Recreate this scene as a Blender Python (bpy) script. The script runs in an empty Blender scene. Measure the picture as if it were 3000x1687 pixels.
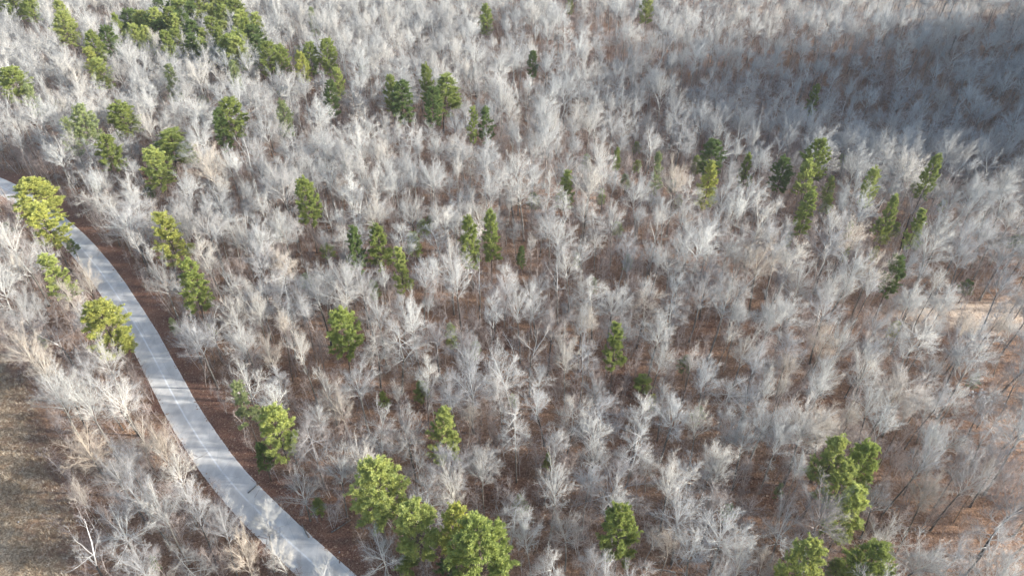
import bpy, math, random
import numpy as np
from mathutils import Vector, Matrix
R = math.radians
sc = bpy.context.scene
C = sc.collection

# ------------------------------------------------------------------ camera, world, sun
CAM_H, PITCH, F = 85.0, 38.0, 2030.0          # metres, degrees below horizon, focal length in photo pixels (3000 wide)
cam_d = bpy.data.cameras.new("camera"); cam = bpy.data.objects.new("camera", cam_d); C.objects.link(cam)
cam.location = (0, 0, CAM_H); cam.rotation_euler = (R(90 - PITCH), 0, 0)
cam_d.sensor_width = 36; cam_d.lens = 36 * F / 3000; cam_d.clip_start = 0.5; cam_d.clip_end = 8000
sc.camera = cam
SUN_EL, SUN_AZ = 21.5, 94.0                   # azimuth clockwise from +Y
w = bpy.data.worlds.new("World"); sc.world = w; w.use_nodes = True
nt = w.node_tree; bg = nt.nodes["Background"]
sky = nt.nodes.new("ShaderNodeTexSky"); sky.sky_type = 'NISHITA'; sky.sun_disc = False
sky.sun_elevation = R(SUN_EL); sky.sun_rotation = R(SUN_AZ); sky.air_density = 1.0; sky.dust_density = 2.0
nt.links.new(sky.outputs[0], bg.inputs[0]); bg.inputs[1].default_value = 0.135
sd = bpy.data.lights.new("sun", 'SUN'); so = bpy.data.objects.new("sun", sd); C.objects.link(so)
sd.energy = 4.3; sd.angle = R(1.8); sd.color = (1.0, 0.965, 0.92)
sdir = Vector((math.sin(R(SUN_AZ)) * math.cos(R(SUN_EL)), math.cos(R(SUN_AZ)) * math.cos(R(SUN_EL)), math.sin(R(SUN_EL))))
so.rotation_euler = sdir.to_track_quat('Z', 'Y').to_euler(); so.location = (0, 0, 200)
sc.view_settings.view_transform = 'Standard'; sc.view_settings.look = 'None'
sc.view_settings.exposure = 1.5; sc.view_settings.gamma = 1.0

# ------------------------------------------------------------------ terrain and picture <-> place helpers
def sstep(a, b, v):
    t = np.clip((v - a) / (b - a), 0, 1); return t * t * (3 - 2 * t)
def H(x, y):
    x = np.asarray(x, float); y = np.asarray(y, float)
    m = np.maximum(sstep(0, 40, x), sstep(170, 230, y))
    h = m * (1.6 * np.sin(x * .031 + 1.2) * np.sin(y * .027 + .4) + .8 * np.sin(x * .07 + y * .05))
    h = h - 15 * np.exp(-((x - 115) / 62) ** 2 - ((y - 190) / 42) ** 2)
    h = h + 89 * np.exp(-(np.abs((x - 266) / 54)) ** 3 - (np.abs((y - 184) / 60)) ** 3)  # added unseen hill right of the frame, shaped to cast shadow over the valley
    return h
cp, sp = math.cos(R(PITCH)), math.sin(R(PITCH))
def ray(u, v):                                 # u, v in the 2576-wide view of the photo
    a = (u * 3000 / 2576 - 1500) / F; b = (843.5 - v * 3000 / 2576) / F
    return a, cp + b * sp, -sp + b * cp
def ground(u, v, up=0.0):                      # where the ray meets the terrain lifted by up
    dx, dy, dz = ray(u, v); t0 = 20.0
    while t0 < 900:
        if CAM_H + dz * t0 <= H(dx * t0, dy * t0) + up: break
        t0 += 0.5
    return dx * t0, dy * t0
def proj(x, y, z):
    z = z - CAM_H; d = y * cp - z * sp; q = y * sp + z * cp
    return (1500 + F * x / d) * 2576 / 3000, (843.5 - F * q / d) * 2576 / 3000, d

# ------------------------------------------------------------------ materials
def mat(name, rough=.85):
    m = bpy.data.materials.new(name); m.use_nodes = True; n = m.node_tree
    b = n.nodes["Principled BSDF"]; b.inputs["Roughness"].default_value = rough
    b.inputs["Specular IOR Level"].default_value = .25
    return m, n, b
def noise(n, scale, detail=4, rough=.6, vec=None):
    t = n.nodes.new("ShaderNodeTexNoise"); t.inputs["Scale"].default_value = scale
    t.inputs["Detail"].default_value = detail; t.inputs["Roughness"].default_value = rough
    if vec: n.links.new(vec, t.inputs["Vector"])
    return t.outputs["Fac"]
def ramp(n, fac, stops, interp='LINEAR'):
    r = n.nodes.new("ShaderNodeValToRGB"); r.color_ramp.interpolation = interp
    e = r.color_ramp.elements
    while len(e) < len(stops): e.new(.5)
    for el, (p, c) in zip(e, stops): el.position = p; el.color = (*c, 1)
    n.links.new(fac, r.inputs[0]); return r.outputs[0]
def mix(n, a, b, f, mode='MIX'):
    m = n.nodes.new("ShaderNodeMix"); m.data_type = 'RGBA'; m.blend_type = mode
    for v, i in ((f, 0), (a, 6), (b, 7)):
        if hasattr(v, 'is_output'): n.links.new(v, m.inputs[i])
        elif i == 0: m.inputs[0].default_value = v
        else: m.inputs[i].default_value = (*v, 1)
    return m.outputs[2]
def math_n(n, op, a, b=0.0):
    m = n.nodes.new("ShaderNodeMath"); m.operation = op
    for v, i in ((a, 0), (b, 1)):
        if hasattr(v, 'is_output'): n.links.new(v, m.inputs[i])
        else: m.inputs[i].default_value = v
    return m.outputs[0]
def wpos(n): return n.nodes.new("ShaderNodeNewGeometry").outputs["Position"]
def stretch(n, vec, s, rot=0):
    m = n.nodes.new("ShaderNodeMapping"); m.inputs["Scale"].default_value = s; m.inputs["Rotation"].default_value = (0, 0, rot)
    n.links.new(vec, m.inputs[0]); return m.outputs[0]
def bump(n, b, h, s, d):
    k = n.nodes.new("ShaderNodeBump"); k.inputs["Strength"].default_value = s; k.inputs["Distance"].default_value = d
    n.links.new(h, k.inputs["Height"]); n.links.new(k.outputs[0], b.inputs["Normal"])

# leaf litter of the forest floor
M_ground, n, b = mat("leaf_litter", .95)
P = wpos(n)
c1 = ramp(n, noise(n, 3.2, 8, .85, P), [(.36, (.035, .022, .014)), (.46, (.165, .10, .064)), (.56, (.32, .205, .135)), (.66, (.58, .43, .31))])
c2 = ramp(n, noise(n, .09, 4, .6, P), [(.35, (.52, .42, .39)), (.5, (.85, .80, .76)), (.66, (1.0, .95, .88))])
c = mix(n, c1, c2, 1.0, 'MULTIPLY')
sep = n.nodes.new("ShaderNodeSeparateXYZ"); n.links.new(P, sep.inputs[0])
# sunlit glades of the eastern wood, their sunlight painted in as paler straw litter
SUNLIT_GLADES = [(2500, 800, 20, 4.5), (2350, 775, 8, 3), (2105, 1075, 5, 3.5), (2330, 30, 60, 9), (2130, 20, 45, 8)]
GC = [(*ground(u, v_), rx, ry) for u, v_, rx, ry in SUNLIT_GLADES]
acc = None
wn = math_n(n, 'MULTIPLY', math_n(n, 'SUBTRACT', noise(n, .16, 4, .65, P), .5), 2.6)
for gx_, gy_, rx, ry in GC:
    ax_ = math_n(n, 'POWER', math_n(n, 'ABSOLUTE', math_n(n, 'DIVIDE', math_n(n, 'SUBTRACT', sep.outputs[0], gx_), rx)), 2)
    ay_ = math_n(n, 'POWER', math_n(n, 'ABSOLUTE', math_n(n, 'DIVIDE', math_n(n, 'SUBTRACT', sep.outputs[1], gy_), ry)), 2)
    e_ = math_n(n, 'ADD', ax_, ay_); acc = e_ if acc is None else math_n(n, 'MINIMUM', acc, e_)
sun_mask = ramp(n, math_n(n, 'MULTIPLY', math_n(n, 'ADD', acc, wn), .25), [(.12, (1, 1, 1)), (.42, (0, 0, 0))])
straw = ramp(n, noise(n, 3.5, 6, .7, stretch(n, P, (1, 2.2, 1))), [(.35, (.34, .25, .18)), (.6, (.78, .66, .52))])  # dry litter hue with the glades' sunlight mixed into it
c = mix(n, c, straw, math_n(n, 'MULTIPLY', sun_mask, .75))
st = ramp(n, noise(n, 2.2, 3, .6, stretch(n, P, (.4, 3.0, 1), .3)), [(.62, (0, 0, 0)), (.70, (1, 1, 1))])
c = mix(n, c, (.40, .35, .31), math_n(n, 'MULTIPLY', st, .35))
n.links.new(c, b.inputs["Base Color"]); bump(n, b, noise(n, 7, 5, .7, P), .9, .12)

M_verge, n, b = mat("russet_verge", .95); P = wpos(n)
c1 = ramp(n, noise(n, 4.5, 7, .8, P), [(.34, (.04, .02, .014)), (.47, (.155, .082, .056)), (.58, (.25, .145, .10)), (.70, (.48, .34, .26))])
c2 = ramp(n, noise(n, .3, 3, .6, P), [(.35, (.75, .7, .7)), (.65, (1.15, 1.1, 1.05))])
n.links.new(mix(n, c1, c2, 1.0, 'MULTIPLY'), b.inputs["Base Color"]); bump(n, b, noise(n, 6, 5, .7, P), 1, .12)

M_meadow, n, b = mat("dry_meadow", .95); P = wpos(n)
c1 = ramp(n, noise(n, 3.2, 8, .75, P), [(.33, (.05, .034, .022)), (.45, (.19, .145, .10)), (.56, (.35, .29, .215)), (.68, (.62, .55, .45))])
c2 = ramp(n, noise(n, .22, 5, .6, P), [(.36, (.92, .70, .58)), (.5, (.98, .90, .78)), (.64, (1.15, 1.1, 1.02))])
c = mix(n, c1, c2, 1.0, 'MULTIPLY')
at = n.nodes.new("ShaderNodeAttribute"); at.attribute_name = "edge"
rus = ramp(n, noise(n, 4.5, 6, .75, P), [(.32, (.07, .036, .024)), (.5, (.17, .10, .065)), (.7, (.30, .20, .14))])
ef = math_n(n, 'ADD', at.outputs["Fac"], math_n(n, 'MULTIPLY', math_n(n, 'SUBTRACT', noise(n, .5, 4, .6, P), .5), 1.6))
c = mix(n, c, rus, ramp(n, ef, [(.35, (0, 0, 0)), (.8, (1, 1, 1))]))
n.links.new(c, b.inputs["Base Color"]); bump(n, b, noise(n, 5, 6, .7, P), 1, .15)

M_tuft, n, b = mat("dry_grass_blades", .9)
oi = wpos(n)
n.links.new(ramp(n, noise(n, 1.3, 3, .6, oi), [(.35, (.14, .09, .055)), (.5, (.36, .28, .19)), (.66, (.62, .54, .42))]), b.inputs["Base Color"])

# worn pale asphalt, u across the road in attribute "across" (0..1)
M_road, n, b = mat("worn_asphalt", .62); P = wpos(n)
at = n.nodes.new("ShaderNodeAttribute"); at.attribute_name = "across"; ac = at.outputs["Fac"]
base = ramp(n, noise(n, .35, 5, .6, stretch(n, P, (1.6, .6, 1), .5)), [(.3, (.43, .415, .385)), (.5, (.52, .505, .47)), (.7, (.61, .595, .555))])
grit = ramp(n, noise(n, 30, 3, .7, P), [(.3, (.88, .88, .88)), (.7, (1.1, 1.1, 1.1))])
base = mix(n, base, grit, 1.0, 'MULTIPLY')
wob = math_n(n, 'MULTIPLY', math_n(n, 'SUBTRACT', noise(n, .25, 3, .6, P), .5), .05)
acw = math_n(n, 'ADD', ac, wob)
tr = ramp(n, acw, [(0, (1.25, 1.22, 1.2)), (.06, (1.03, 1.03, 1.03)), (.24, (.93, .93, .94)), (.38, (1.08, 1.08, 1.08)), (.5, (1.03,) * 3), (.64, (.9, .9, .91)), (.82, (1.0,) * 3), (.95, (1.03,) * 3), (1, (1.2, 1.16, 1.12))])
base = mix(n, base, tr, 1.0, 'MULTIPLY')
d = math_n(n, 'ABSOLUTE', math_n(n, 'SUBTRACT', acw, .515))
seam = math_n(n, 'MULTIPLY', ramp(n, d, [(.006, (1, 1, 1)), (.035, (0, 0, 0))]), ramp(n, noise(n, .4, 4, .6, P), [(.34, (.25,) * 3), (.52, (.9,) * 3)]))
base = mix(n, base, (.68, .69, .69), seam)
vo = n.nodes.new("ShaderNodeTexVoronoi"); vo.feature = 'DISTANCE_TO_EDGE'; vo.inputs["Scale"].default_value = .22
dn = n.nodes.new("ShaderNodeTexNoise"); dn.inputs["Scale"].default_value = .8; dn.inputs["Detail"].default_value = 4; n.links.new(P, dn.inputs["Vector"])
vv = mix(n, P, dn.outputs["Color"], .06); n.links.new(mix(n, P, mix(n, (0, 0, 0), dn.outputs["Color"], 1.0), .04, 'ADD'), vo.inputs["Vector"])
crk = math_n(n, 'MULTIPLY', ramp(n, vo.outputs["Distance"], [(.0, (1, 1, 1)), (.009, (0, 0, 0))]), .35)
base = mix(n, base, (.17, .18, .19), crk)
n.links.new(base, b.inputs["Base Color"]); bump(n, b, noise(n, 20, 4, .7, P), .2, .02)

def bark(name, dark, mid, pale, spread):
    m, n, b = mat(name, .85)
    oi = n.nodes.new("ShaderNodeObjectInfo")
    tint = ramp(n, oi.outputs["Random"], spread)
    c = ramp(n, noise(n, 3.0, 4, .7, stretch(n, wpos(n), (1, 1, .35))), [(.3, dark), (.5, mid), (.68, pale)])
    c = mix(n, c, tint, 1.0, 'MULTIPLY'); c = mix(n, c, oi.outputs["Color"], 1.0, 'MULTIPLY')
    n.links.new(c, b.inputs["Base Color"]); return m
TW = [(0, (.62, .62, .62)), (.2, (.85, .86, .86)), (.5, (1.02, 1.02, 1.0)), (.7, (1.0, .95, .88)), (.85, (1.12, 1.14, 1.13)), (1, (.75, .72, .68))]
M_bark = bark("pale_bark", (.09, .08, .07), (.21, .195, .175), (.40, .385, .36), TW)
M_limb = bark("pale_limbs", (.40, .395, .375), (.53, .525, .50), (.67, .665, .64), TW)
M_twig = bark("bare_twigs", (.33, .326, .312), (.43, .426, .41), (.54, .536, .518), TW)
M_brush = bark("brush_twigs", (.24, .205, .185), (.38, .345, .32), (.52, .485, .455), [(0, (.7, .62, .58)), (.4, (1, .92, .87)), (1, (1.12, 1.1, 1.1))])
M_pinebark = bark("pine_bark", (.06, .045, .036), (.13, .10, .082), (.22, .18, .15), [(0, (.8, .8, .8)), (1, (1.1, 1.1, 1.1))])
def needles(name):
    m, n, b = mat(name, .6)
    oi = n.nodes.new("ShaderNodeObjectInfo")
    tc = n.nodes.new("ShaderNodeTexCoord").outputs["Object"]
    c = ramp(n, noise(n, 1.3, 4, .65, tc), [(.3, (.62, .70, .7)), (.5, (.95, .97, .95)), (.68, (1.3, 1.25, 1.1))])
    c = mix(n, c, oi.outputs["Color"], 1.0, 'MULTIPLY')
    n.links.new(c, b.inputs["Base Color"])
    tr = n.nodes.new("ShaderNodeBsdfTranslucent"); n.links.new(c, tr.inputs[0])
    ms = n.nodes.new("ShaderNodeMixShader"); ms.inputs[0].default_value = .35
    n.links.new(b.outputs[0], ms.inputs[1]); n.links.new(tr.outputs[0], ms.inputs[2])
    n.links.new(ms.outputs[0], n.nodes["Material Output"].inputs[0]); return m
M_needle = needles("pine_needles")
M_rock, n, b = mat("pale_rubble", .9)
n.links.new(ramp(n, noise(n, 2, 4, .6, wpos(n)), [(.35, (.22, .22, .23)), (.6, (.52, .53, .54))]), b.inputs["Base Color"])

# ------------------------------------------------------------------ mesh helpers
class MB:
    def __init__(s): s.v = []; s.f = []; s.m = set()
    def tube(s, pts, rads, k=5, tip=True):
        base = len(s.v); n_ = len(pts)
        for i, p in enumerate(pts):
            t = (pts[min(i + 1, n_ - 1)] - pts[max(i - 1, 0)])
            t = t.normalized() if t.length > 1e-9 else Vector((0, 0, 1))
            a = t.cross(Vector((.31, .95, .1)) if abs(t.z) > .8 else Vector((0, 0, 1))).normalized(); c = t.cross(a)
            if tip and i == n_ - 1: s.v.append(tuple(p)); continue
            for j in range(k):
                th = 2 * math.pi * j / k; q = p + (a * math.cos(th) + c * math.sin(th)) * rads[i]; s.v.append(tuple(q))
        for i in range(n_ - 1):
            for j in range(k):
                A = base + i * k + j; B = base + i * k + (j + 1) % k
                if tip and i == n_ - 2: s.f.append((A, B, base + (n_ - 1) * k))
                else: s.f.append((A, B, B + k, A + k))
        if not tip: s.f.append(tuple(base + (n_ - 1) * k + j for j in range(k)))
        s.f.append(tuple(base + j for j in reversed(range(k))) if k > 2 else (base, base + 1, base + k)) if k > 3 else None
    def spike(s, p, q, r, mi=0):                      # thin tapering twig, three faces
        t = (q - p).normalized(); a = t.cross(Vector((.3, .9, .2)) if abs(t.z) > .8 else Vector((0, 0, 1))).normalized(); c = t.cross(a)
        b0 = len(s.v)
        for th in (0, 2.1, 4.2): s.v.append(tuple(p + (a * math.cos(th) + c * math.sin(th)) * r))
        s.v.append(tuple(q)); s.f += [(b0, b0 + 1, b0 + 3), (b0 + 1, b0 + 2, b0 + 3), (b0 + 2, b0, b0 + 3)]
        if mi: s.m.update((len(s.f) - 1, len(s.f) - 2, len(s.f) - 3))
    def mesh(s, name, m, smooth=True):
        me = bpy.data.meshes.new(name); me.from_pydata(s.v, [], s.f); me.materials.append(m)
        if s.m: me.materials.append(M_twig); me.polygons.foreach_set("material_index", [1 if i in s.m else 0 for i in range(len(s.f))])
        if smooth: me.polygons.foreach_set("use_smooth", [True] * len(me.polygons))
        me.update(); return me
def link(name, me, parent=None):
    o = bpy.data.objects.new(name, me); C.objects.link(o); o.parent = parent; return o
def tag(o, label=None, cat=None, group=None, kind=None):
    for k, v in (('label', label), ('category', cat), ('group', group), ('kind', kind)):
        if v: o[k] = v
    return o

# ------------------------------------------------------------------ road, verge, meadow, ground
RR = [(-60, 425), (10, 452), (80, 487), (165, 548), (215, 587), (270, 650), (320, 720), (370, 800), (405, 865), (440, 930), (475, 992), (520, 1058), (570, 1122), (620, 1185), (680, 1252), (740, 1308), (798, 1361), (882, 1441), (980, 1530)]
RL = [(-60, 462), (0, 492), (60, 530), (118, 583), (180, 650), (222, 700), (270, 768), (325, 855), (362, 920), (395, 985), (428, 1052), (466, 1125), (505, 1190), (555, 1258), (615, 1320), (672, 1380), (740, 1442), (822, 1514), (910, 1590)]
def catmull(P, n_=10):
    out = []
    for i in range(len(P) - 1):
        p0, p1, p2, p3 = P[max(i - 1, 0)], P[i], P[i + 1], P[min(i + 2, len(P) - 1)]
        for k in range(n_):
            t = k / n_
            out.append(tuple(.5 * (2 * p1[a] + (p2[a] - p0[a]) * t + (2 * p0[a] - 5 * p1[a] + 4 * p2[a] - p3[a]) * t * t + (3 * p1[a] - p0[a] - 3 * p2[a] + p3[a]) * t ** 3) for a in (0, 1)))
    out.append(P[-1]); return out
gr = [ground(*p) for p in RR]; gl = [ground(*p) for p in RL]
cen = [((a[0] + b[0]) / 2, (a[1] + b[1]) / 2) for a, b in zip(gr, gl)]
def perp_w(i):
    a, b = cen[max(i - 1, 0)], cen[min(i + 1, len(cen) - 1)]
    tx, ty = b[0] - a[0], b[1] - a[1]; L = math.hypot(tx, ty)
    return abs((gr[i][0] - gl[i][0]) * ty - (gr[i][1] - gl[i][1]) * tx) / L
print("road widths", [round(perp_w(i), 1) for i in range(len(cen))])
ROADW = float(np.median([perp_w(i) for i in range(3, len(cen) - 1)]))
cen = [(2 * cen[0][0] - cen[1][0]) and (cen[0][0] - 4 * (cen[1][0] - cen[0][0]), cen[0][1] - 4 * (cen[1][1] - cen[0][1]))] + cen
cen = cen + [(cen[-1][0] + 3 * (cen[-1][0] - cen[-2][0]), cen[-1][1] + 3 * (cen[-1][1] - cen[-2][1]))]
CL = catmull(cen, 16); CLa = np.array(CL)
# smooth the centreline a little
for _ in range(12): CLa[1:-1] = (CLa[:-2] + 2 * CLa[1:-1] + CLa[2:]) / 4
def strip(name, offs, z, m, attr=None, jit=0, seed=1):
    rg = random.Random(seed); v = []; f = []; at = []
    T = np.gradient(CLa, axis=0); T /= np.linalg.norm(T, axis=1)[:, None]; N = np.stack([T[:, 1], -T[:, 0]], 1)
    k = len(offs); ph = [rg.uniform(0, 6) for _ in range(8)]
    for i in range(len(CLa)):
        for j, o in enumerate(offs):
            e = 0
            if jit and j in (0, k - 1): e = jit * (math.sin(i * .21 + ph[0]) * .5 + math.sin(i * .53 + ph[1]) * .35 + rg.uniform(-.5, .5))
            x, y = CLa[i] + N[i] * (o + e)
            v.append((x, y, float(H(x, y)) + z[j])); at.append((o - offs[0]) / (offs[-1] - offs[0]))
        if i:
            for j in range(k - 1):
                a = i * k + j; f.append((a - k, a - k + 1, a + 1, a))
    me = bpy.data.meshes.new(name); me.from_pydata(v, [], f); me.materials.append(m)
    if attr:
        A = me.attributes.new(attr, 'FLOAT', 'POINT'); A.data.foreach_set("value", at)
    me.update(); o = link(name, me)
    # make faces look up
    if me.polygons[0].normal.z < 0: me.flip_normals()
    return tag(o, kind='structure')
# N points to the right of travel direction; find which side is +x
T0 = CLa[60] - CLa[59]; SGN = 1 if T0[1] < 0 else -1        # travelling down the picture: right-hand normal points to -x
hw = ROADW / 2
sg = -1                                                     # +offset is the west side here
strip("road", [-hw, -hw * .6, -hw * .2, hw * .2, hw * .6, hw], [.05, .08, .10, .10, .08, .05], M_road, "across", jit=.05, seed=3)
strip("road_verge", [-hw - 3.4, -hw - 1.6, -hw, hw, hw + .9], [.012, .03, .035, .035, .012], M_verge, None, jit=1.1, seed=5)
def road_d(x, y):
    d = np.hypot(CLa[:, 0] - x, CLa[:, 1] - y); i = int(d.argmin()); i = min(max(i, 1), len(CLa) - 2)
    t = CLa[i + 1] - CLa[i - 1]; s = (x - CLa[i, 0]) * t[1] - (y - CLa[i, 1]) * t[0]
    return float(d.min()) * (1 if s > 0 else -1)
side_test = road_d(0, 100)                                  # a point in the big wood east of the road
EAST = 1 if side_test > 0 else -1
print("east sign", EAST, "road w", ROADW)

MB_V = [(-160, 740), (-60, 800), (10, 870), (50, 940), (75, 1010), (100, 1090), (125, 1170), (165, 1260), (180, 1340), (190, 1449), (205, 1560), (230, 1760)]
mb = [ground(*p) for p in MB_V]; mbs = catmull(mb, 8)
def meadow_edge(y):                                         # x of the tree line at world y
    ys = [p[1] for p in mbs]; xs = [p[0] for p in mbs]
    o = np.argsort(ys); return float(np.interp(y, np.array(ys)[o], np.array(xs)[o]))
v = []; f = []; at = []; rg = random.Random(4)
ys = np.arange(18, 92, .5); k = 40
for i, y in enumerate(ys):
    e = meadow_edge(y) + 1.0 + .7 * math.sin(y * .8) + rg.uniform(-.5, .5)
    for j in range(k):
        t = (j / (k - 1)) ** 1.6; x = e - t * 60
        v.append((x, y, float(H(x, y)) + .02)); at.append(max(0, 1 - (e - x) / 7.5))
    if i:
        for j in range(k - 1): a = i * k + j; f.append((a - k, a, a + 1, a - k + 1))
me = bpy.data.meshes.new("meadow"); me.from_pydata(v, [], f); me.materials.append(M_meadow)
A = me.attributes.new("edge", 'FLOAT', 'POINT'); A.data.foreach_set("value", at); me.update()
if me.polygons[0].normal.z < 0: me.flip_normals()
tag(link("meadow", me), kind='structure')
# dry grass tufts standing in the meadow
vn_ = lambda x, y: math.sin(x * .7 + math.sin(y * .5) * 2) * math.sin(y * .6 + 1.3 * math.sin(x * .45)) + .3
tb = MB(); rg = random.Random(9)
for _ in range(16000):
    y = rg.uniform(30, 85); x = meadow_edge(y) - abs(rg.gauss(0, 14)) + 1
    hgt = rg.uniform(.12, .5) * (.5 + abs(vn_(x, y)))
    for _k in range(4):
        a = rg.uniform(0, 6.28); l = rg.uniform(.05, .3)
        p = Vector((x + rg.uniform(-.2, .2), y + rg.uniform(-.2, .2), .0)); dx, dy = math.cos(a), math.sin(a); wd = .025
        b0 = len(tb.v); tb.v += [(p.x - dy * wd, p.y + dx * wd, .01), (p.x + dy * wd, p.y - dx * wd, .01), (p.x + dx * l, p.y + dy * l, hgt)]; tb.f.append((b0, b0 + 1, b0 + 2))
tag(link("dry_grass", tb.mesh("dry_grass", M_tuft, False)), "dry straw coloured grass tufts growing over the meadow", "grass", kind='stuff')

def axis(lo, hi, st):
    a = list(np.arange(lo, hi + .1, st)); s = st; x = a[-1]
    while x < 3500: s *= 1.5; x += s; a.append(x)
    s = st; x = a[0]
    while x > -3500: s *= 1.5; x -= s; a.insert(0, x)
    return np.array(a)
gx, gy = axis(-240, 360, 2.5), axis(-10, 430, 2.5)
X, Y = np.meshgrid(gx, gy); Z = H(X, Y)
vs = np.stack([X.ravel(), Y.ravel(), Z.ravel()], 1); nx, ny = len(gx), len(gy)
idx = np.arange(nx * ny).reshape(ny, nx)
fs = np.stack([idx[:-1, :-1].ravel(), idx[:-1, 1:].ravel(), idx[1:, 1:].ravel(), idx[1:, :-1].ravel()], 1)
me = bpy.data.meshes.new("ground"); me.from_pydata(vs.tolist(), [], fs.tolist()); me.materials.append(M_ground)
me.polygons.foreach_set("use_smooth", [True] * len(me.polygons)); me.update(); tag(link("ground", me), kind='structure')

# ------------------------------------------------------------------ bare broadleaf trees
def rot_dir(d, ang, az):
    a = d.cross(Vector((0, 0, 1)) if abs(d.z) < .95 else Vector((1, 0, 0))).normalized(); c = d.cross(a)
    return (d * math.cos(ang) + (a * math.cos(az) + c * math.sin(az)) * math.sin(ang)).normalized()
def grow(p, d, L, n_, wob, up, rg):
    pts = [p]
    for _ in range(n_):
        d = (d + Vector((rg.gauss(0, wob), rg.gauss(0, wob), rg.gauss(0, wob) + up))).normalized()
        p = p + d * (L / n_); pts.append(p)
    return pts
def along(pts, t):
    q = t * (len(pts) - 1); i = min(int(q), len(pts) - 2); f_ = q - i
    return pts[i].lerp(pts[i + 1], f_), (pts[i + 1] - pts[i]).normalized()
def bare_tree(seed, style):
    """about 20 m tall; limbs fan out from the fork towards a domed envelope"""
    rg = random.Random(seed); tr = MB(); cr = MB(); Ht = 20.0
    fk, Rh, nl, spread, wob = dict(vase=(.52, 4.7, 16, 64, .028), forked=(.54, 4.5, 13, 64, .045), slim=(.48, 2.8, 15, 48, .03), pole=(.60, 1.9, 9, 40, .03), sprawl=(.30, 6.4, 16, 86, .08), oval=(.40, 4.3, 20, 80, .035), broken=(.5, 3.4, 6, 75, .1))[style]
    r0 = dict(slim=.16, pole=.12, sprawl=.28, broken=.22).get(style, .22)
    tp = grow(Vector((0, 0, -.3)), Vector((rg.gauss(0, .04), rg.gauss(0, .04), 1)).normalized(), Ht * fk + .3, 6, .035, .03, rg)
    tr.tube(tp, [r0 * 1.35] + [r0 * (1 - .35 * i / 6) for i in range(1, 7)], 8, tip=False)
    fork = tp[-1]; Rv = Ht - fork.z; limbs = []
    def shell(d):                                   # distance from the fork to the envelope, lopsided
        a = math.atan2(d.y, d.x); k = 1 + .16 * math.sin(a + ph) + .10 * math.sin(2 * a + ph2)
        e = math.hypot(math.hypot(d.x, d.y) / (Rh * k), d.z / Rv if d.z > 0 else d.z / 2.2); return 1 / max(e, .05)
    ph, ph2 = rg.uniform(0, 6.28), rg.uniform(0, 6.28)
    cent = grow(fork, Vector((rg.gauss(0, .12), rg.gauss(0, .12), 1)).normalized(), Rv * rg.uniform(.5, .8), 4, wob, .04, rg)
    cr.tube(cent, [r0 * .6, r0 * .45, r0 * .34, r0 * .22, r0 * .1], 6, tip=False); limbs.append((cent[2:], r0 * .3))
    for i in range(nl):
        f_ = (i + .5) / nl; phi = R(spread) * math.sqrt(f_) * rg.uniform(.85, 1.08); az = i * 2.4 + rg.gauss(0, .25)
        d = Vector((math.sin(phi) * math.cos(az), math.sin(phi) * math.sin(az), math.cos(phi)))
        if style == 'oval' or style == 'slim': st, _ = along(cent, min(.85, (1 - f_) * .8 + rg.random() * .2))
        else: st, _ = along(cent, rg.uniform(0, .38) * (1.3 - f_))
        if f_ > .75: st, _ = along(tp, rg.uniform(.88, .999))
        tgt = fork + d * shell(d) * rg.uniform(.72, 1.0)
        v = tgt - st; L = v.length * 1.04; n_ = 6; p = st; pts = [p]
        dd = (v.normalized() + Vector((0, 0, .35 if style != 'sprawl' else -.05))).normalized()
        for k_ in range(n_):
            aim = (tgt - p); aim = aim.normalized() if aim.length > .2 else dd
            dd = (dd * .9 + aim * .55 + Vector((rg.gauss(0, wob * 1.6), rg.gauss(0, wob * 1.6), rg.gauss(0, wob)))).normalized()
            p = p + dd * (L / n_); pts.append(p)
        r = r0 * rg.uniform(.2, .37) * (L / 8) ** .5; limbs.append((pts, r))
        cr.tube(pts, [r * (1 - .8 * q / n_) for q in range(n_ + 1)], 5)
    for _ in range(rg.choice([0, 1, 2, 4])):       # stubs and low limbs on the bole
        p, _d = along(tp, rg.uniform(.45, .9)); d = rot_dir(Vector((0, 0, 1)), R(rg.uniform(50, 85)), rg.uniform(0, 6.28))
        q = grow(p, d, rg.uniform(1.2, 3.2), 5, .14, .06, rg); limbs.append((q, .04)); cr.tube(q, [.045, .035, .03, .02, .015, .01], 4)
    twigs = dict(broken=.35, pole=.8).get(style, 1)
    for lp, r in limbs:
        Ll = sum((lp[i + 1] - lp[i]).length for i in range(len(lp) - 1)); nb = int((4 + Ll * 1.75) * twigs) + 1
        for i in range(nb):
            t = .2 + .8 * (i + rg.random()) / nb; p, d0 = along(lp, min(t, .999))
            out = (p - fork + Vector((0, 0, 1.2))).normalized()
            d = rot_dir((d0 + out * .8).normalized(), R(rg.uniform(18, 52)), rg.uniform(0, 6.28))
            L = rg.uniform(.9, 2.2) * (1.2 - .5 * t)
            bp = grow(p, d, L, 3, .11, .05, rg); rb = max(.014, r * .38 * (1 - .5 * t)); cr.tube(bp, [rb, rb * .8, rb * .55, .004], 3)
            for k_ in range(5):
                q, d1 = along(bp, min(.15 + .85 * (k_ + rg.random()) / 5, .999))
                dd = rot_dir((d1 + out * .5).normalized(), R(rg.uniform(15, 50)), rg.uniform(0, 6.28)); e = q + dd * rg.uniform(.5, 1.15)
                cr.spike(q, e, .0128, 1)
                for _k in range(4):
                    q2 = q.lerp(e, rg.uniform(.15, .95)); d3 = rot_dir(dd, R(rg.uniform(15, 50)), rg.uniform(0, 6.28))
                    cr.spike(q2, q2 + d3 * rg.uniform(.3, .75), .0098, 1)
    return tr.mesh("trunk", M_bark), cr.mesh("crown", M_limb)
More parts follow.
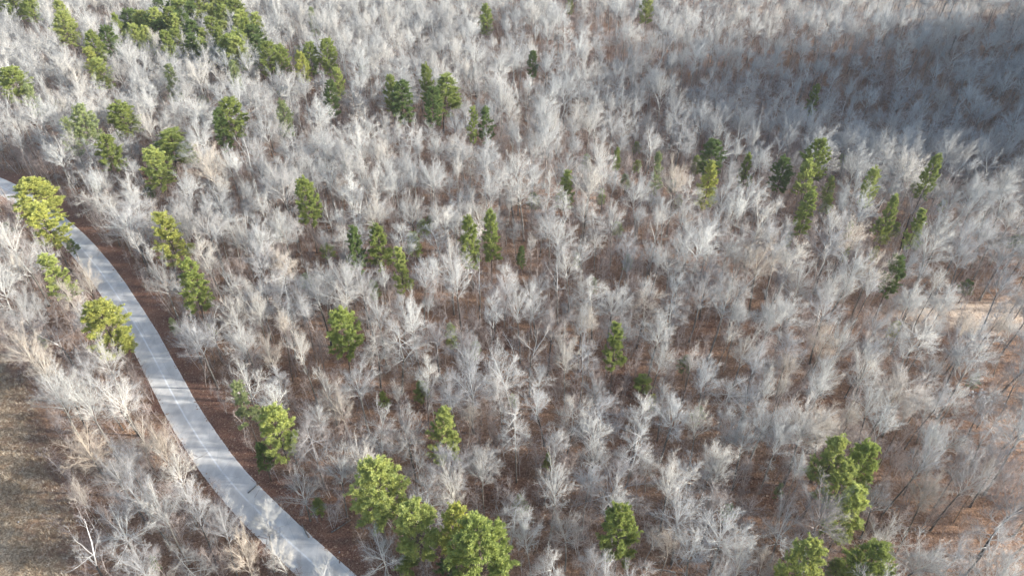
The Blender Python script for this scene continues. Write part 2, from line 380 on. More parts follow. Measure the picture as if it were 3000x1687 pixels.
STY = ['vase', 'vase', 'vase', 'forked', 'forked', 'oval', 'oval', 'slim', 'slim', 'sprawl', 'sprawl', 'vase', 'oval', 'forked', 'broken', 'broken', 'vase', 'sprawl', 'pole', 'pole', 'pole']
BT = [bare_tree(100 + i, s) for i, s in enumerate(STY)]
print("crown faces", [len(c.polygons) for _, c in BT])
def sapling(seed):
    rg = random.Random(seed); m = MB(); ns = rg.choice([1, 1, 2, 3])
    for s in range(ns):
        d = Vector((rg.gauss(0, .12), rg.gauss(0, .12), 1)).normalized()
        tp = grow(Vector((rg.gauss(0, .2), rg.gauss(0, .2), -.1)), d, rg.uniform(5, 8), 6, .05, .04, rg)
        m.tube(tp, [.05 * (1 - .8 * i / 6) for i in range(7)], 4)
        for i in range(20):
            t = .2 + .8 * i / 20; p, d0 = along(tp, min(t, .999)); dd = rot_dir(d0, R(rg.uniform(25, 65)), rg.uniform(0, 6.28))
            bp = grow(p, dd, rg.uniform(.8, 2.3) * (1.2 - .6 * t), 3, .12, .06, rg); m.tube(bp, [.016, .012, .008, .003], 3)
            for k_ in range(7):
                q, d1 = along(bp, rg.uniform(.2, .99)); d2 = rot_dir(d1, R(rg.uniform(20, 55)), rg.uniform(0, 6.28)); L2 = rg.uniform(.3, .9); e = q + d2 * L2
                m.spike(q, e, .009)
                q2 = q.lerp(e, .5); d3 = rot_dir(d2, R(40), rg.uniform(0, 6.28)); m.spike(q2, q2 + d3 * .4, .007)
    return m.mesh("sapling", M_brush)
SAP = [sapling(300 + i) for i in range(6)]

# ------------------------------------------------------------------ pines
def pine(seed, style):
    """20 m tall pine, crown about 6.5 m wide; styles: round, tall, ragged, cone"""
    rg = random.Random(seed); tr = MB(); cr = MB(); Ht = 20.0
    c0 = dict(round=.44, tall=.34, ragged=.42, cone=.40)[style]
    tp = grow(Vector((0, 0, -.3)), Vector((rg.gauss(0, .015), rg.gauss(0, .015), 1)), Ht * .97, 9, .012, .02, rg)
    tr.tube(tp, [.30] + [.22 * (1 - .82 * i / 9) for i in range(1, 10)], 8)
    n_l = dict(round=58, tall=58, ragged=44, cone=58)[style]
    tips = []
    for i in range(n_l):
        t = (i + rg.random() * .8) / n_l
        z = c0 + (1 - c0) * t
        p, _ = along(tp, min(z, .995))
        if style == 'round': rr = 3.5 * math.sqrt(max(.05, 1 - (max(0, t - .35) / .68) ** 2)) * (.72 + .28 * min(1, t * 3))
        elif style == 'tall': rr = 2.5 * (1 - t ** 2.5) ** .5 * (.75 + .25 * rg.random()) + .3
        elif style == 'cone': rr = 3.3 * (1 - t) ** .7 + .4
        else: rr = 3.3 * (1 - .75 * t ** 2) * rg.choice([.45, .8, 1, 1.1])
        rr *= rg.uniform(.78, 1.12); az = i * 2.4 + rg.gauss(0, .35)
        el = R(rg.uniform(2, 26) + 34 * t * t)
        d = Vector((math.cos(az) * math.cos(el), math.sin(az) * math.cos(el), math.sin(el)))
        lp = grow(p, d, rr, 4, .07, .07, rg)
        tr.tube(lp, [.06 * (1 - .4 * t), .05, .035, .022, .01], 4)
        nsub = 3 + int(rr * 1.7)
        for k_ in range(nsub):
            tt = .3 + .7 * (k_ + rg.random()) / nsub; q, d0 = along(lp, min(tt, .999))
            L = rg.uniform(.35, 1.15) * (1.25 - .5 * tt); d1 = rot_dir(d0, R(rg.uniform(15, 70)), rg.uniform(0, 6.28)); d1.z = d1.z * .5 + .12; d1.normalize()
            tips.append((q, q + d1 * L))
        tips.append((lp[-2], lp[-1]))
    tips.append((tp[-2], tp[-1]))
    for q, e in tips:
        tr.spike(q, e, .012)
        ax = (e - q).normalized()
        for k_ in range(5):                         # tufts of needles along the shoot
            c_ = q.lerp(e, .25 + .2 * k_) + Vector((rg.gauss(0, .09), rg.gauss(0, .09), rg.gauss(0, .07)))
            for _ in range(18):
                dd = (ax * .55 + Vector((rg.gauss(0, .6), rg.gauss(0, .6), rg.gauss(.28, .5)))).normalized()
                L = rg.uniform(.24, .46); s = dd.cross(Vector((rg.gauss(0, 1), rg.gauss(0, 1), rg.gauss(0, 1)))).normalized() * rg.uniform(.024, .052)
                b0 = len(cr.v); m_ = c_ + dd * L * .55
                cr.v += [tuple(c_), tuple(m_ + s), tuple(c_ + dd * L), tuple(m_ - s)]; cr.f.append((b0, b0 + 1, b0 + 2, b0 + 3))
    return tr.mesh("trunk", M_pinebark), cr.mesh("crown", M_needle, False)
PSTY = ['round', 'round', 'tall', 'tall', 'ragged', 'cone', 'round', 'ragged']
PT = [pine(500 + i, s) for i, s in enumerate(PSTY)]
print("pine faces", [len(c.polygons) for _, c in PT])

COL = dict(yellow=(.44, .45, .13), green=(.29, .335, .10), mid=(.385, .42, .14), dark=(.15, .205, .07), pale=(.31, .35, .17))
WORD = dict(yellow='yellow-green', green='green', mid='bright green', dark='dark green', pale='pale thin')
# u, v of the crown's centre, width and height of the crown (pixels of the 2576-wide view), tone, style, place words
PL = [
 (88, 505, 112, 95, 'yellow', 'round', 'overhanging the far end of the road'), (120, 565, 90, 60, 'yellow', 'ragged', 'lower pine leaning over the upper road'),
 (145, 690, 85, 95, 'mid', 'ragged', 'west of the upper road bend'), (268, 822, 105, 75, 'yellow', 'round', 'alone on the west road edge'), (322, 865, 50, 60, 'yellow', 'ragged', 'small, hanging over the west road edge'),
 (180, 615, 34, 34, 'dark', 'cone', 'small, tucked against the upper road'), (430, 597, 82, 92, 'yellow', 'cone', 'first one east of the upper road'), (485, 722, 68, 80, 'green', 'tall', 'behind the gnarled trees by the road'),
 (420, 370, 112, 108, 'green', 'cone', 'largest crown in the upper left wood'), (392, 425, 72, 62, 'mid', 'round', 'just below the largest upper left pine'),
 (280, 382, 62, 46, 'green', 'round', 'left of the largest upper left pine'), (320, 298, 74, 46, 'green', 'round', 'broad flat crown in the upper left wood'),
 (215, 315, 60, 46, 'pale', 'round', 'left of the broad flat pine'), (180, 345, 50, 34, 'pale', 'ragged', 'far left behind the road'), (582, 298, 70, 50, 'green', 'round', 'right half of a touching pair upper left'),
 (560, 325, 44, 74, 'dark', 'tall', 'left half of a touching pair upper left'), (375, 482, 32, 36, 'dark', 'round', 'small, above the wide white roadside tree'), (835, 248, 36, 36, 'dark', 'round', 'small round crown alone in the upper wood'),
 (718, 300, 36, 30, 'pale', 'round', 'small, under the small round upper pine'), (710, 232, 28, 24, 'pale', 'round', 'tiny, below the big pine stand'),
 (1015, 255, 62, 92, 'dark', 'tall', 'tallest of the upper centre cluster'), (985, 235, 36, 50, 'green', 'round', 'left edge of the upper centre cluster'), (1085, 270, 48, 48, 'dark', 'round', 'low middle of the upper centre cluster'),
 (1110, 235, 84, 72, 'green', 'cone', 'broad right one of the upper centre cluster'), (1072, 212, 36, 34, 'green', 'round', 'back of the upper centre cluster'), (1220, 312, 46, 36, 'dark', 'ragged', 'right of the upper centre cluster'), (1190, 314, 34, 26, 'green', 'ragged', 'small, between upper centre cluster and its outlier'),
 (875, 405, 34, 62, 'pale', 'tall', 'slim and faint, upper left of centre'), (772, 510, 62, 66, 'green', 'round', 'half hidden by a white tree left of centre'),
 (828, 630, 42, 40, 'green', 'round', 'first from the left in the middle row'), (893, 620, 50, 62, 'dark', 'cone', 'bluish second from the left in the middle row'), (957, 612, 62, 58, 'green', 'cone', 'bushy third from the left in the middle row'),
 (938, 572, 38, 36, 'green', 'ragged', 'behind the bushy middle row pine'), (1040, 615, 42, 76, 'green', 'tall', 'slender fourth in the middle row'), (1062, 572, 40, 46, 'green', 'tall', 'behind the slender middle row pine'),
 (1012, 682, 46, 52, 'mid', 'cone', 'below the middle row'), (1186, 612, 50, 92, 'green', 'tall', 'left of two tall columns at centre'), (1235, 592, 46, 88, 'green', 'tall', 'right of two tall columns at centre'),
 (1312, 645, 26, 62, 'dark', 'tall', 'very narrow column at centre'), (1345, 505, 36, 46, 'pale', 'tall', 'above the two tall columns'), (1420, 472, 46, 62, 'green', 'cone', 'lone cone in the upper middle'),
 (1555, 578, 32, 36, 'green', 'round', 'small crown right of centre'), (862, 838, 90, 112, 'green', 'round', 'big dense one left of centre'), (1138, 845, 34, 76, 'mid', 'tall', 'slim bright column right of the big dense pine'),
 (940, 730, 34, 60, 'pale', 'tall', 'behind a white tree above the big dense pine'), (770, 705, 34, 46, 'pale', 'tall', 'behind the great white spreading tree'),
 (1062, 985, 40, 60, 'green', 'tall', 'slim, above the star shaped pine'), (968, 1003, 28, 34, 'green', 'cone', 'tiny, beside a white forked tree'), (1122, 1095, 84, 96, 'mid', 'ragged', 'layered star shaped crown lower centre'),
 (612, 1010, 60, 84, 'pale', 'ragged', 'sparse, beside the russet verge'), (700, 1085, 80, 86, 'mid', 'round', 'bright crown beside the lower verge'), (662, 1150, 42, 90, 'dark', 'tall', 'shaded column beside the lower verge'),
 (945, 1240, 132, 140, 'mid', 'round', 'large domed one at lower centre left'), (1048, 1330, 104, 120, 'mid', 'round', 'left of the bottom trio'), (1138, 1340, 76, 84, 'yellow', 'round', 'middle of the bottom trio'), (1020, 1415, 70, 60, 'green', 'ragged', 'low skirt at the bottom edge left of the trio'),
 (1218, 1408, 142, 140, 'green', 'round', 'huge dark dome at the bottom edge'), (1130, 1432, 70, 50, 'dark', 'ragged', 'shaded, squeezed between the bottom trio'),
 (1312, 1262, 40, 52, 'pale', 'cone', 'small and faint above the huge dome'), (1375, 1160, 22, 30, 'green', 'cone', 'tiny cone lower centre'), (1565, 1350, 86, 80, 'green', 'round', 'single round crown lower right of centre'),
 (1617, 965, 46, 52, 'green', 'round', 'small crown right of centre, in front of white twigs'), (1550, 872, 56, 86, 'green', 'cone', 'pointed one right of centre'),
 (2082, 1160, 92, 112, 'mid', 'ragged', 'upper left of the lower right cluster'), (2165, 1175, 78, 100, 'green', 'round', 'upper right of the lower right cluster'), (2115, 1225, 70, 84, 'mid', 'ragged', 'middle of the lower right cluster'), (2130, 1290, 78, 100, 'mid', 'tall', 'lowest of the lower right cluster'),
 (2000, 1430, 90, 60, 'mid', 'round', 'left one on the bottom edge at right'), (2105, 1432, 46, 46, 'green', 'tall', 'narrow, on the bottom edge at right'), (2180, 1425, 96, 78, 'green', 'round', 'broad, on the bottom edge at right'), (2232, 1388, 34, 34, 'mid', 'ragged', 'small, beside the broad bottom right one'),
 (2245, 693, 50, 42, 'dark', 'round', 'dark umbrella at the right'), (2228, 545, 42, 48, 'green', 'cone', 'upper of the right hand stack'), (2222, 592, 36, 56, 'yellow', 'tall', 'lower of the right hand stack'), (2250, 578, 26, 40, 'green', 'tall', 'beside the right hand stack'), (2305, 580, 44, 60, 'green', 'cone', 'right of the right hand stack'),
 (1790, 395, 62, 62, 'dark', 'round', 'dark head of the upper right group'), (1752, 415, 34, 56, 'green', 'tall', 'left flank of the upper right group'), (1782, 468, 50, 76, 'yellow', 'tall', 'bright foot of the upper right group'),
 (1880, 425, 36, 46, 'green', 'cone', 'between the two upper right groups'), (1965, 440, 52, 56, 'dark', 'round', 'dark ball in the upper right wood'), (2050, 402, 62, 42, 'green', 'round', 'top of the second upper right group'),
 (2035, 445, 52, 62, 'mid', 'cone', 'core of the second upper right group'), (2085, 475, 32, 72, 'mid', 'tall', 'right flank of the second upper right group'), (2116, 405, 32, 44, 'green', 'cone', 'outlier of the second upper right group'),
 (2028, 535, 48, 72, 'green', 'tall', 'below the second upper right group'), (2080, 515, 34, 60, 'mid', 'tall', 'just below the right flank of that group'), (2190, 475, 40, 42, 'mid', 'round', 'small olive ball at upper right'),
 (2335, 447, 40, 32, 'green', 'round', 'upper half of a far right pair'), (2308, 470, 34, 34, 'green', 'round', 'lower half of a far right pair'), (2045, 255, 30, 52, 'green', 'tall', 'alone in the shaded valley'),
 (1225, 50, 36, 58, 'green', 'tall', 'lone one near the top centre'), (1435, 15, 22, 46, 'mid', 'tall', 'touching the top edge'), (1627, 24, 34, 44, 'mid', 'round', 'small one near the top right of centre'), (1340, 162, 28, 30, 'dark', 'round', 'tiny dark ball in the upper wood'),
 (1655, 428, 40, 40, 'pale', 'ragged', 'faint, left of the upper right group'), (1600, 372, 26, 30, 'green', 'round', 'tiny, above the faint upper right pines'), (1550, 400, 22, 70, 'green', 'tall', 'thin column in the upper middle'), (1478, 410, 30, 52, 'pale', 'tall', 'faint column in the upper middle'), (1510, 495, 26, 50, 'pale', 'tall', 'faint, right of the lone cone'), (1690, 470, 30, 36, 'pale', 'round', 'faint round one, left of the bright foot'),
 (2250, 830, 32, 48, 'yellow', 'tall', 'thin leaning one at the right'), (2430, 725, 46, 46, 'dark', 'ragged', 'dull one in the far right glade'), (2560, 610, 42, 48, 'pale', 'round', 'at the right edge'), (2135, 580, 24, 60, 'pale', 'tall', 'faint streak at the right'), (2370, 520, 22, 22, 'green', 'round', 'tiny dot at the right'),
 (1830, 1285, 42, 30, 'pale', 'ragged', 'low evergreen bush lower right'), (800, 1270, 36, 30, 'green', 'cone', 'small bush by the lower verge'), (1580, 660, 28, 34, 'pale', 'tall', 'faint one under the small crown'), (1492, 720, 24, 50, 'pale', 'tall', 'faint one in the sunny wood'), (1195, 880, 46, 36, 'pale', 'ragged', 'tangled in a white tree at centre'), (1985, 600, 24, 34, 'pale', 'tall', 'faint, below the lower group'),
 (40, 212, 74, 40, 'green', 'round', 'at the left edge, upper wood'), (85, 250, 40, 40, 'pale', 'ragged', 'beside the left edge pine'), (40, 10, 70, 34, 'green', 'round', 'in the top left corner'), (75, 20, 40, 30, 'green', 'round', 'beside the top left corner one'), (165, 75, 56, 60, 'mid', 'round', 'left outlier of the big stand'), (160, 38, 36, 34, 'mid', 'round', 'pair behind the left outlier'),
 (238, 122, 46, 44, 'green', 'round', 'front left of the big stand'), (272, 108, 46, 42, 'dark', 'round', 'dark one at the front left of the big stand'), (232, 160, 44, 36, 'yellow', 'ragged', 'yellowish, in front of the big stand'), (255, 185, 50, 44, 'mid', 'round', 'second row in front of the big stand'),
 (672, 150, 50, 38, 'green', 'round', 'left of the row right of the big stand'), (706, 150, 46, 36, 'green', 'round', 'second of the row right of the big stand'), (750, 128, 26, 30, 'mid', 'round', 'third of the row right of the big stand'), (782, 150, 44, 42, 'green', 'round', 'fourth of the row right of the big stand'), (822, 145, 48, 44, 'green', 'round', 'right end of the row by the big stand'), (762, 172, 36, 26, 'yellow', 'round', 'bright one under that row'),
 (852, 208, 30, 24, 'mid', 'round', 'tiny, right below that row'), (912, 178, 26, 34, 'pale', 'tall', 'faint, far upper centre'), (790, 55, 24, 34, 'pale', 'tall', 'faint, at the edge of the dark hollow'), (150, 266, 30, 22, 'pale', 'round', 'dot in the left upper wood'), (360, 192, 26, 34, 'pale', 'tall', 'faint, under the big stand'), (410, 178, 26, 34, 'pale', 'tall', 'right of the faint one under the big stand'), (432, 212, 36, 40, 'pale', 'tall', 'lowest faint one under the big stand'), (510, 255, 30, 26, 'pale', 'round', 'faint, above the touching pair'), (592, 195, 30, 34, 'pale', 'round', 'faint, right of the big stand foot'), (18, 575, 36, 40, 'pale', 'ragged', 'at the left edge by the road'), (437, 820, 24, 44, 'pale', 'tall', 'thin shrub at the verge edge'), (530, 830, 26, 22, 'green', 'ragged', 'small bush under a gnarled roadside tree'), (105, 850 + 10, 24, 20, 'pale', 'ragged', 'low bush in the west roadside strip'), (390, 1388 + 30, 22, 24, 'dark', 'ragged', 'dark bush by the bottom of the strip'), (2450, 960, 30, 30, 'pale', 'ragged', 'faint, in the right wood'), (2030, 905 - 380, 22, 30, 'dark', 'round', 'hidden in the lower group'),
 (1575, 455, 30, 40, 'pale', 'tall', 'wispy, right of the lone cone'), (1640, 475, 34, 34, 'pale', 'round', 'hazy young one, upper right of centre'), (1706, 505, 30, 30, 'pale', 'ragged', 'hazy young one under the bright foot'), (1600, 420, 26, 30, 'green', 'round', 'small, between the faint upper right pines'), (1450, 655, 22, 30, 'pale', 'tall', 'tiny, right of the very narrow column'), (1640, 1015, 26, 46, 'yellow', 'tall', 'slim tail below the small crown over white twigs'), (1755, 1040, 44, 46, 'pale', 'ragged', 'hazy green tangle lower right of centre'), (1725, 915, 40, 36, 'pale', 'ragged', 'hazy green tangle right of the pointed one'), (2128, 640, 20, 40, 'yellow', 'tall', 'faint yellow streak at the right'), (1960, 1230, 26, 24, 'pale', 'ragged', 'low tuft left of the lower right cluster'), (1080, 560, 24, 34, 'green', 'tall', 'little one at the end of the middle row'), (700, 590, 26, 40, 'pale', 'tall', 'hazy, inside the paired white trees'), (1290, 1010, 22, 26, 'pale', 'round', 'tiny, under the big white fan tree'), (2200, 640, 24, 36, 'yellow', 'tall', 'yellow shoot below the right hand stack'), (240, 470, 26, 26, 'pale', 'ragged', 'low bush inside the wide white roadside tree'),
]
# the big stand, upper left
rg = random.Random(77)
stand = [(300, 70), (325, 55), (350, 68), (378, 78), (338, 95), (372, 102), (405, 88), (395, 60), (410, 30), (428, 52), (437, 80), (450, 105), (425, 118), (462, 66), (455, 35), (440, 10), (470, 12), (480, 45), (486, 88), (478, 120), (505, 20), (505, 62), (512, 105), (500, 135), (530, 40), (535, 78), (540, 8), (548, 108), (560, 52), (566, 24), (570, 82), (590, 10), (590, 40), (596, 70), (582, 125), (612, 55), (620, 85), (612, 112), (636, 75), (645, 104), (600, 140), (640, 130), (560, 0), (515, -8)]
rw = ['west edge', 'front', 'back', 'middle', 'east edge']
for i, (u, v_) in enumerate(stand):
    PL.append((u + rg.uniform(-4, 4), v_ + rg.uniform(-4, 4), rg.uniform(38, 52), rg.uniform(38, 54), rg.choice(['green', 'mid', 'mid', 'green', 'dark']), rg.choice(['round', 'cone', 'round']), None))

taken = []                                      # (x, y, radius) of every tree placed
pine_pts = []
def new_thing(name, parts, loc, rz, scale, label, cat, group, colours):
    e = bpy.data.objects.new(name, None); C.objects.link(e); e.empty_display_size = 1
    e.location = loc; e.rotation_euler = rz if isinstance(rz, tuple) else (0, 0, rz); e.scale = scale
    for pn, me_, col in zip(('trunk', 'crown'), parts, colours):
        o = bpy.data.objects.new(pn, me_); C.objects.link(o); o.parent = e; o.color = (*col, 1)
    return tag(e, label, cat, group)
sizes = {}
rg = random.Random(21)
stand_n = 0
stand_sorted = sorted(stand, key=lambda q: q[1])
for i, (u, v_, wp, hp, tone, sty, words) in enumerate(PL):
    dep0 = proj(*ground(u, v_, 12), 12)[2]
    ang = math.atan2(-ray(u, v_)[2], math.hypot(*ray(u, v_)[:2]))
    ppm = F * 2576 / 3000 / dep0
    wm = wp / ppm; hm = max(hp / ppm - wm * .55 * math.sin(ang), wm * .5) / math.cos(ang)
    c0 = dict(round=.44, tall=.34, ragged=.42, cone=.40)[sty]; cw = dict(round=6.6, tall=5.4, ragged=6.6, cone=6.4)[sty]
    Hn = min(max(hm / (1 - c0), 5.5 if wm < 4 else 12), 14 if sty == 'tall' else 18)
    if wm > 3.2 and Hn < 15: Hn = rg.uniform(14.5, 18)
    zc = Hn * (c0 + 1) / 2
    x, y = ground(u, v_, zc)
    s = wm / cw * (rg.uniform(.85, 1.25) if words is None else 1.04 if v_ < 900 else 1.14); sz = Hn / 20
    cands = [k for k, q in enumerate(PSTY) if q == sty]; k = rg.choice(cands)
    col = COL[tone]; j = rg.uniform(.88, 1.12); col = tuple(c_ * j for c_ in col)
    if words: lab = f"{WORD[tone]} {'bush' if 'bush' in words else 'pine'}, {words}"
    else:
        row = ['back', 'middle', 'front'][0 if v_ < 35 else 1 if v_ < 85 else 2]
        cnt = sum(1 for q in stand if q[0] < u - 4 and (0 if q[1] < 35 else 1 if q[1] < 85 else 2) == ['back', 'middle', 'front'].index(row))
        lab = f"{WORD[tone]} pine, number {cnt + 1} from left in the {row} of the upper left stand"
    nm = 'evergreen_bush' if 'bush' in (words or '') else 'pine_tree'
    new_thing(nm, PT[k], (x, y, float(H(x, y)) - .05), rg.uniform(0, 6.28), (s, s, sz), lab, 'bush' if 'bush' in (words or '') else 'pine tree',
              'pines of the dense upper left stand' if words is None else 'pines scattered through the bare wood', ((1, 1, 1), col))
    taken.append((x, y, 2.0)); pine_pts.append((u, v_, wp, hp, proj(x, y, zc)[2], tone, words))

# ------------------------------------------------------------------ bare trees: the ones picked out from the photo
TONE = dict(white=(1.14, 1.14, 1.14), pale=(1.03, 1.02, 1.0), grey=(.88, .88, .9), tan=(1.0, .9, .8), dark=(.62, .60, .62))
BL = [ # crown centre u, v, crown width, tone, style
 (60, 650, 125, 'pale', 'vase'), (35, 760, 110, 'pale', 'vase'), (70, 860, 120, 'tan', 'vase'), (135, 985, 130, 'pale', 'vase'), (215, 1110, 150, 'tan', 'vase'), (150, 960, 90, 'pale', 'slim'),
 (300, 985, 120, 'white', 'forked'), (250, 890, 110, 'grey', 'vase'), (335, 1080, 120, 'tan', 'sprawl'), (210, 1000, 110, 'pale', 'forked'), (300, 1190, 130, 'grey', 'vase'), (430, 1185, 110, 'pale', 'vase'), (285, 1300, 170, 'white', 'sprawl'),
 (400, 1270, 110, 'pale', 'vase'), (340, 1410, 120, 'grey', 'vase'), (540, 1330, 100, 'grey', 'vase'), (640, 1310, 80, 'pale', 'slim'), (590, 1400, 110, 'tan', 'vase'), (480, 1400, 100, 'pale', 'oval'), (175, 745, 70, 'tan', 'slim'), (215, 800, 80, 'grey', 'vase'),
 (110, 640, 70, 'grey', 'vase'), (100, 915, 80, 'tan', 'vase'), (810, 1440, 60, 'pale', 'oval'), (255, 700, 60, 'tan', 'vase'), (390, 1120, 70, 'tan', 'vase'), (480, 1290, 80, 'grey', 'forked'), (690, 1400, 70, 'pale', 'slim'),
 (215, 455, 130, 'white', 'sprawl'), (310, 450, 110, 'white', 'sprawl'), (330, 545, 130, 'white', 'forked'), (410, 690, 100, 'pale', 'vase'), (620, 600, 100, 'white', 'forked'), (660, 590, 90, 'white', 'vase'), (575, 690, 70, 'pale', 'sprawl'),
 (745, 725, 130, 'white', 'sprawl'), (520, 800, 110, 'white', 'sprawl'), (585, 865, 110, 'pale', 'vase'), (610, 930, 140, 'pale', 'sprawl'), (820, 950, 100, 'pale', 'sprawl'), (945, 1035, 120, 'white', 'sprawl'), (745, 1190, 115, 'pale', 'sprawl'),
 (840, 1160, 80, 'pale', 'vase'), (900, 1160, 90, 'white', 'vase'), (1290, 935, 135, 'white', 'vase'), (1310, 755, 90, 'white', 'forked'), (1185, 905, 90, 'white', 'forked'), (1150, 690, 90, 'white', 'forked'), (950, 780, 90, 'white', 'vase'), (1040, 790, 90, 'white', 'vase'),
 (1268, 690, 60, 'white', 'slim'), (1225, 770, 60, 'white', 'slim'), (1690, 1195, 130, 'white', 'vase'), (1390, 1210, 120, 'white', 'vase'), (1500, 1075, 110, 'white', 'vase'), (1300, 1060, 85, 'white', 'oval'), (1810, 1180, 110, 'pale', 'vase'), (1765, 1050, 90, 'pale', 'vase'),
 (1885, 1100, 110, 'pale', 'vase'), (1960, 1100, 110, 'white', 'vase'), (1940, 790, 110, 'pale', 'vase'), (1870, 880, 90, 'pale', 'vase'), (1540, 760, 110, 'white', 'vase'), (1430, 880, 90, 'pale', 'vase'), (1990, 1290, 120, 'white', 'sprawl'), (2245, 1320, 160, 'white', 'sprawl'),
 (1880, 1410, 130, 'pale', 'vase'), (2190, 920, 120, 'pale', 'vase'), (2215, 1010, 130, 'pale', 'vase'), (2430, 880, 110, 'grey', 'forked'), (2120, 850, 90, 'pale', 'vase'), (1700, 745, 90, 'pale', 'oval'), (1345, 1340, 90, 'white', 'vase'), (1385, 1410, 100, 'white', 'oval'),
 (1215, 1165, 90, 'pale', 'vase'), (1140, 1230, 90, 'pale', 'forked'), (1760, 600, 120, 'white', 'vase'), (1560, 1250, 90, 'pale', 'slim'), (1500, 1130, 100, 'pale', 'vase'), (1590, 1100, 100, 'white', 'oval'), (1000, 590, 80, 'white', 'slim'), (1040, 520, 90, 'pale', 'vase'),
 (2310, 1130, 110, 'grey', 'vase'), (2440, 1180, 120, 'grey', 'vase'), (2520, 1060, 120, 'grey', 'oval'), (2350, 1240, 110, 'tan', 'vase'), (2510, 1330, 130, 'grey', 'oval'), (2420, 1400, 120, 'grey', 'oval'), (1090, 590, 70, 'white', 'slim'), (700, 560, 80, 'pale', 'vase'),
 (1470, 880, 90, 'grey', 'oval'), (1150, 540, 90, 'white', 'vase'), (1550, 540, 80, 'white', 'vase'), (860, 1000, 70, 'tan', 'forked'), (1050, 1170, 80, 'grey', 'oval'), (960, 1350, 80, 'white', 'sprawl'), (1650, 900, 80, 'pale', 'vase'), (1780, 950, 90, 'grey', 'vase'),
 (2080, 930, 90, 'pale', 'vase'), (2020, 700, 100, 'pale', 'vase'), (2300, 760, 100, 'pale', 'vase'), (640, 760, 80, 'pale', 'vase'), (690, 880, 80, 'tan', 'vase'), (760, 860, 80, 'pale', 'forked'), (1060, 930, 70, 'pale', 'slim'), (470, 560, 80, 'pale', 'vase'), (520, 620, 70, 'pale', 'slim'),
]
trees = []          # x, y, H, width scale, tone, variant, picked
SW = dict(pole=4.2, vase=10.4, forked=9.8, slim=6.6, sprawl=13.5, oval=9.2, broken=8)
rg = random.Random(31)
for (u, v_, wp, tone, sty) in BL:
    Hn = rg.uniform(15.5, 19.5) if sty != 'sprawl' else rg.uniform(12, 15)
    x, y = ground(u, v_, Hn * .74); d = proj(x, y, Hn * .74)[2]; wm = wp * d / (F * 2576 / 3000)
    k = rg.choice([q for q, s_ in enumerate(STY) if s_ == sty])
    s = min(max(wm / SW[sty] * 1.0, .5), 1.1)
    if abs(road_d(x, y)) < hw + 1.2: x += (1 if road_d(x, y) * EAST > 0 else -1) * 3.5
    trees.append((x, y, Hn, s, tone, k, True)); taken.append((x, y, 2.6))

# ------------------------------------------------------------------ bare trees: the wood between them
cell = {}
def near(x, y, r):
    cx, cy = int(x // 6), int(y // 6)
    for i in (-1, 0, 1):
        for j in (-1, 0, 1):
            for (a, b_, rr) in cell.get((cx + i, cy + j), ()):
                if (a - x) ** 2 + (b_ - y) ** 2 < (r * .5 + rr * .5 + .6) ** 2 and (a - x) ** 2 + (b_ - y) ** 2 < 36: return True
    return False
def put(x, y, r): cell.setdefault((int(x // 6), int(y // 6)), []).append((x, y, r))
for t_ in taken: put(t_[0], t_[1], 3.3)
def vnoise(x, y, s):
    return (math.sin(x * s + 1.3 * math.sin(y * s * .7)) * math.sin(y * s * 1.1 + 1.1 * math.sin(x * s * .8 + 2)))
def allowed(x, y, big=True):
    rd = road_d(x, y) * EAST
    if -hw - (1.6 if big else .6) < rd < hw + (3.2 if big else 2.3): return False
    if 15 < y < 92 and x < meadow_edge(y) + (4.6 if big else 1.5): return False
    return True
def in_view(x, y, z=12, m=(170, 330)):
    if y < 8: return False
    u, v_, d = proj(x, y, float(H(x, y)) + z); u0, v0, _ = proj(x, y, float(H(x, y)))
    if d < 10: return False
    return -m[0] < u < 2576 + m[1] and v0 > -150 and v_ < 1449 + 60
def hides(x, y, z):
    u, v_, d = proj(x, y, float(H(x, y)) + z)
    if any(((x - a_) / r1) ** 2 + ((y - b_) / r2) ** 2 < .8 for a_, b_, r1, r2 in GC) and (int(x * 7 + y * 3) % 3): return True
    for (a, b_, r_) in ((15, 485, 62), (2462, 975, 34)):
        if math.hypot(a - u, b_ - v_) < r_: return True
    for (a, b_, wp, hp, dd, tone, words) in pine_pts:
        if dd < d - 2 and not (words is None): continue
        if words is None:
            if abs(a - u) < 9 and abs(b_ - v_) < 15: return True
        elif tone != 'pale' and abs(a - u) < wp * .5 + 16 and -hp * .5 - 10 < v_ - b_ < hp * .5 + 20: return True
    return False
rg = random.Random(55)
cnt = 0
for _ in range(60000):
    x = rg.uniform(-270, 340); y = rg.uniform(20, 380)
    on_shade_hill = 150 < x < 330 and 150 < y < 290
    if not (in_view(x, y) or on_shade_hill): continue
    if not allowed(x, y): continue
    vn = vnoise(x, y, .055)
    far = min(1, max(0, (y - 60) / 160))
    sp_ = (2.7 if x > 28 and y < 85 else 3.2) - .05 * far + (.9 if vn > .6 and x > -40 else 0)
    if x < -10 and y > 110: sp_ -= .4
    if x > 25 and y > 135: sp_ += .5
    if on_shade_hill and x > 185: sp_ = 4.5
    if near(x, y, sp_): continue
    if hides(x, y, 12): continue
    put(x, y, sp_)
    k = rg.choice([0, 1, 2, 3, 4, 5, 6, 7, 8, 11, 12, 13, 7, 16, 0, 16, 5, 9, 14, 15, 18, 19, 20, 18, 19, 20, 18])
    Hn = rg.choice([rg.uniform(10, 14), rg.uniform(14, 18), rg.uniform(15, 20)]); s = Hn / 20 * rg.uniform(.75, 1.08)
    if k >= 18: Hn = rg.uniform(13, 19); cell[(int(x // 6), int(y // 6))][-1] = (x, y, sp_ - 1.3)
    tone = rg.choice(['pale', 'pale', 'white', 'grey', 'tan', 'dark', 'grey'])
    trees.append((x, y, Hn, s, tone, k, False))
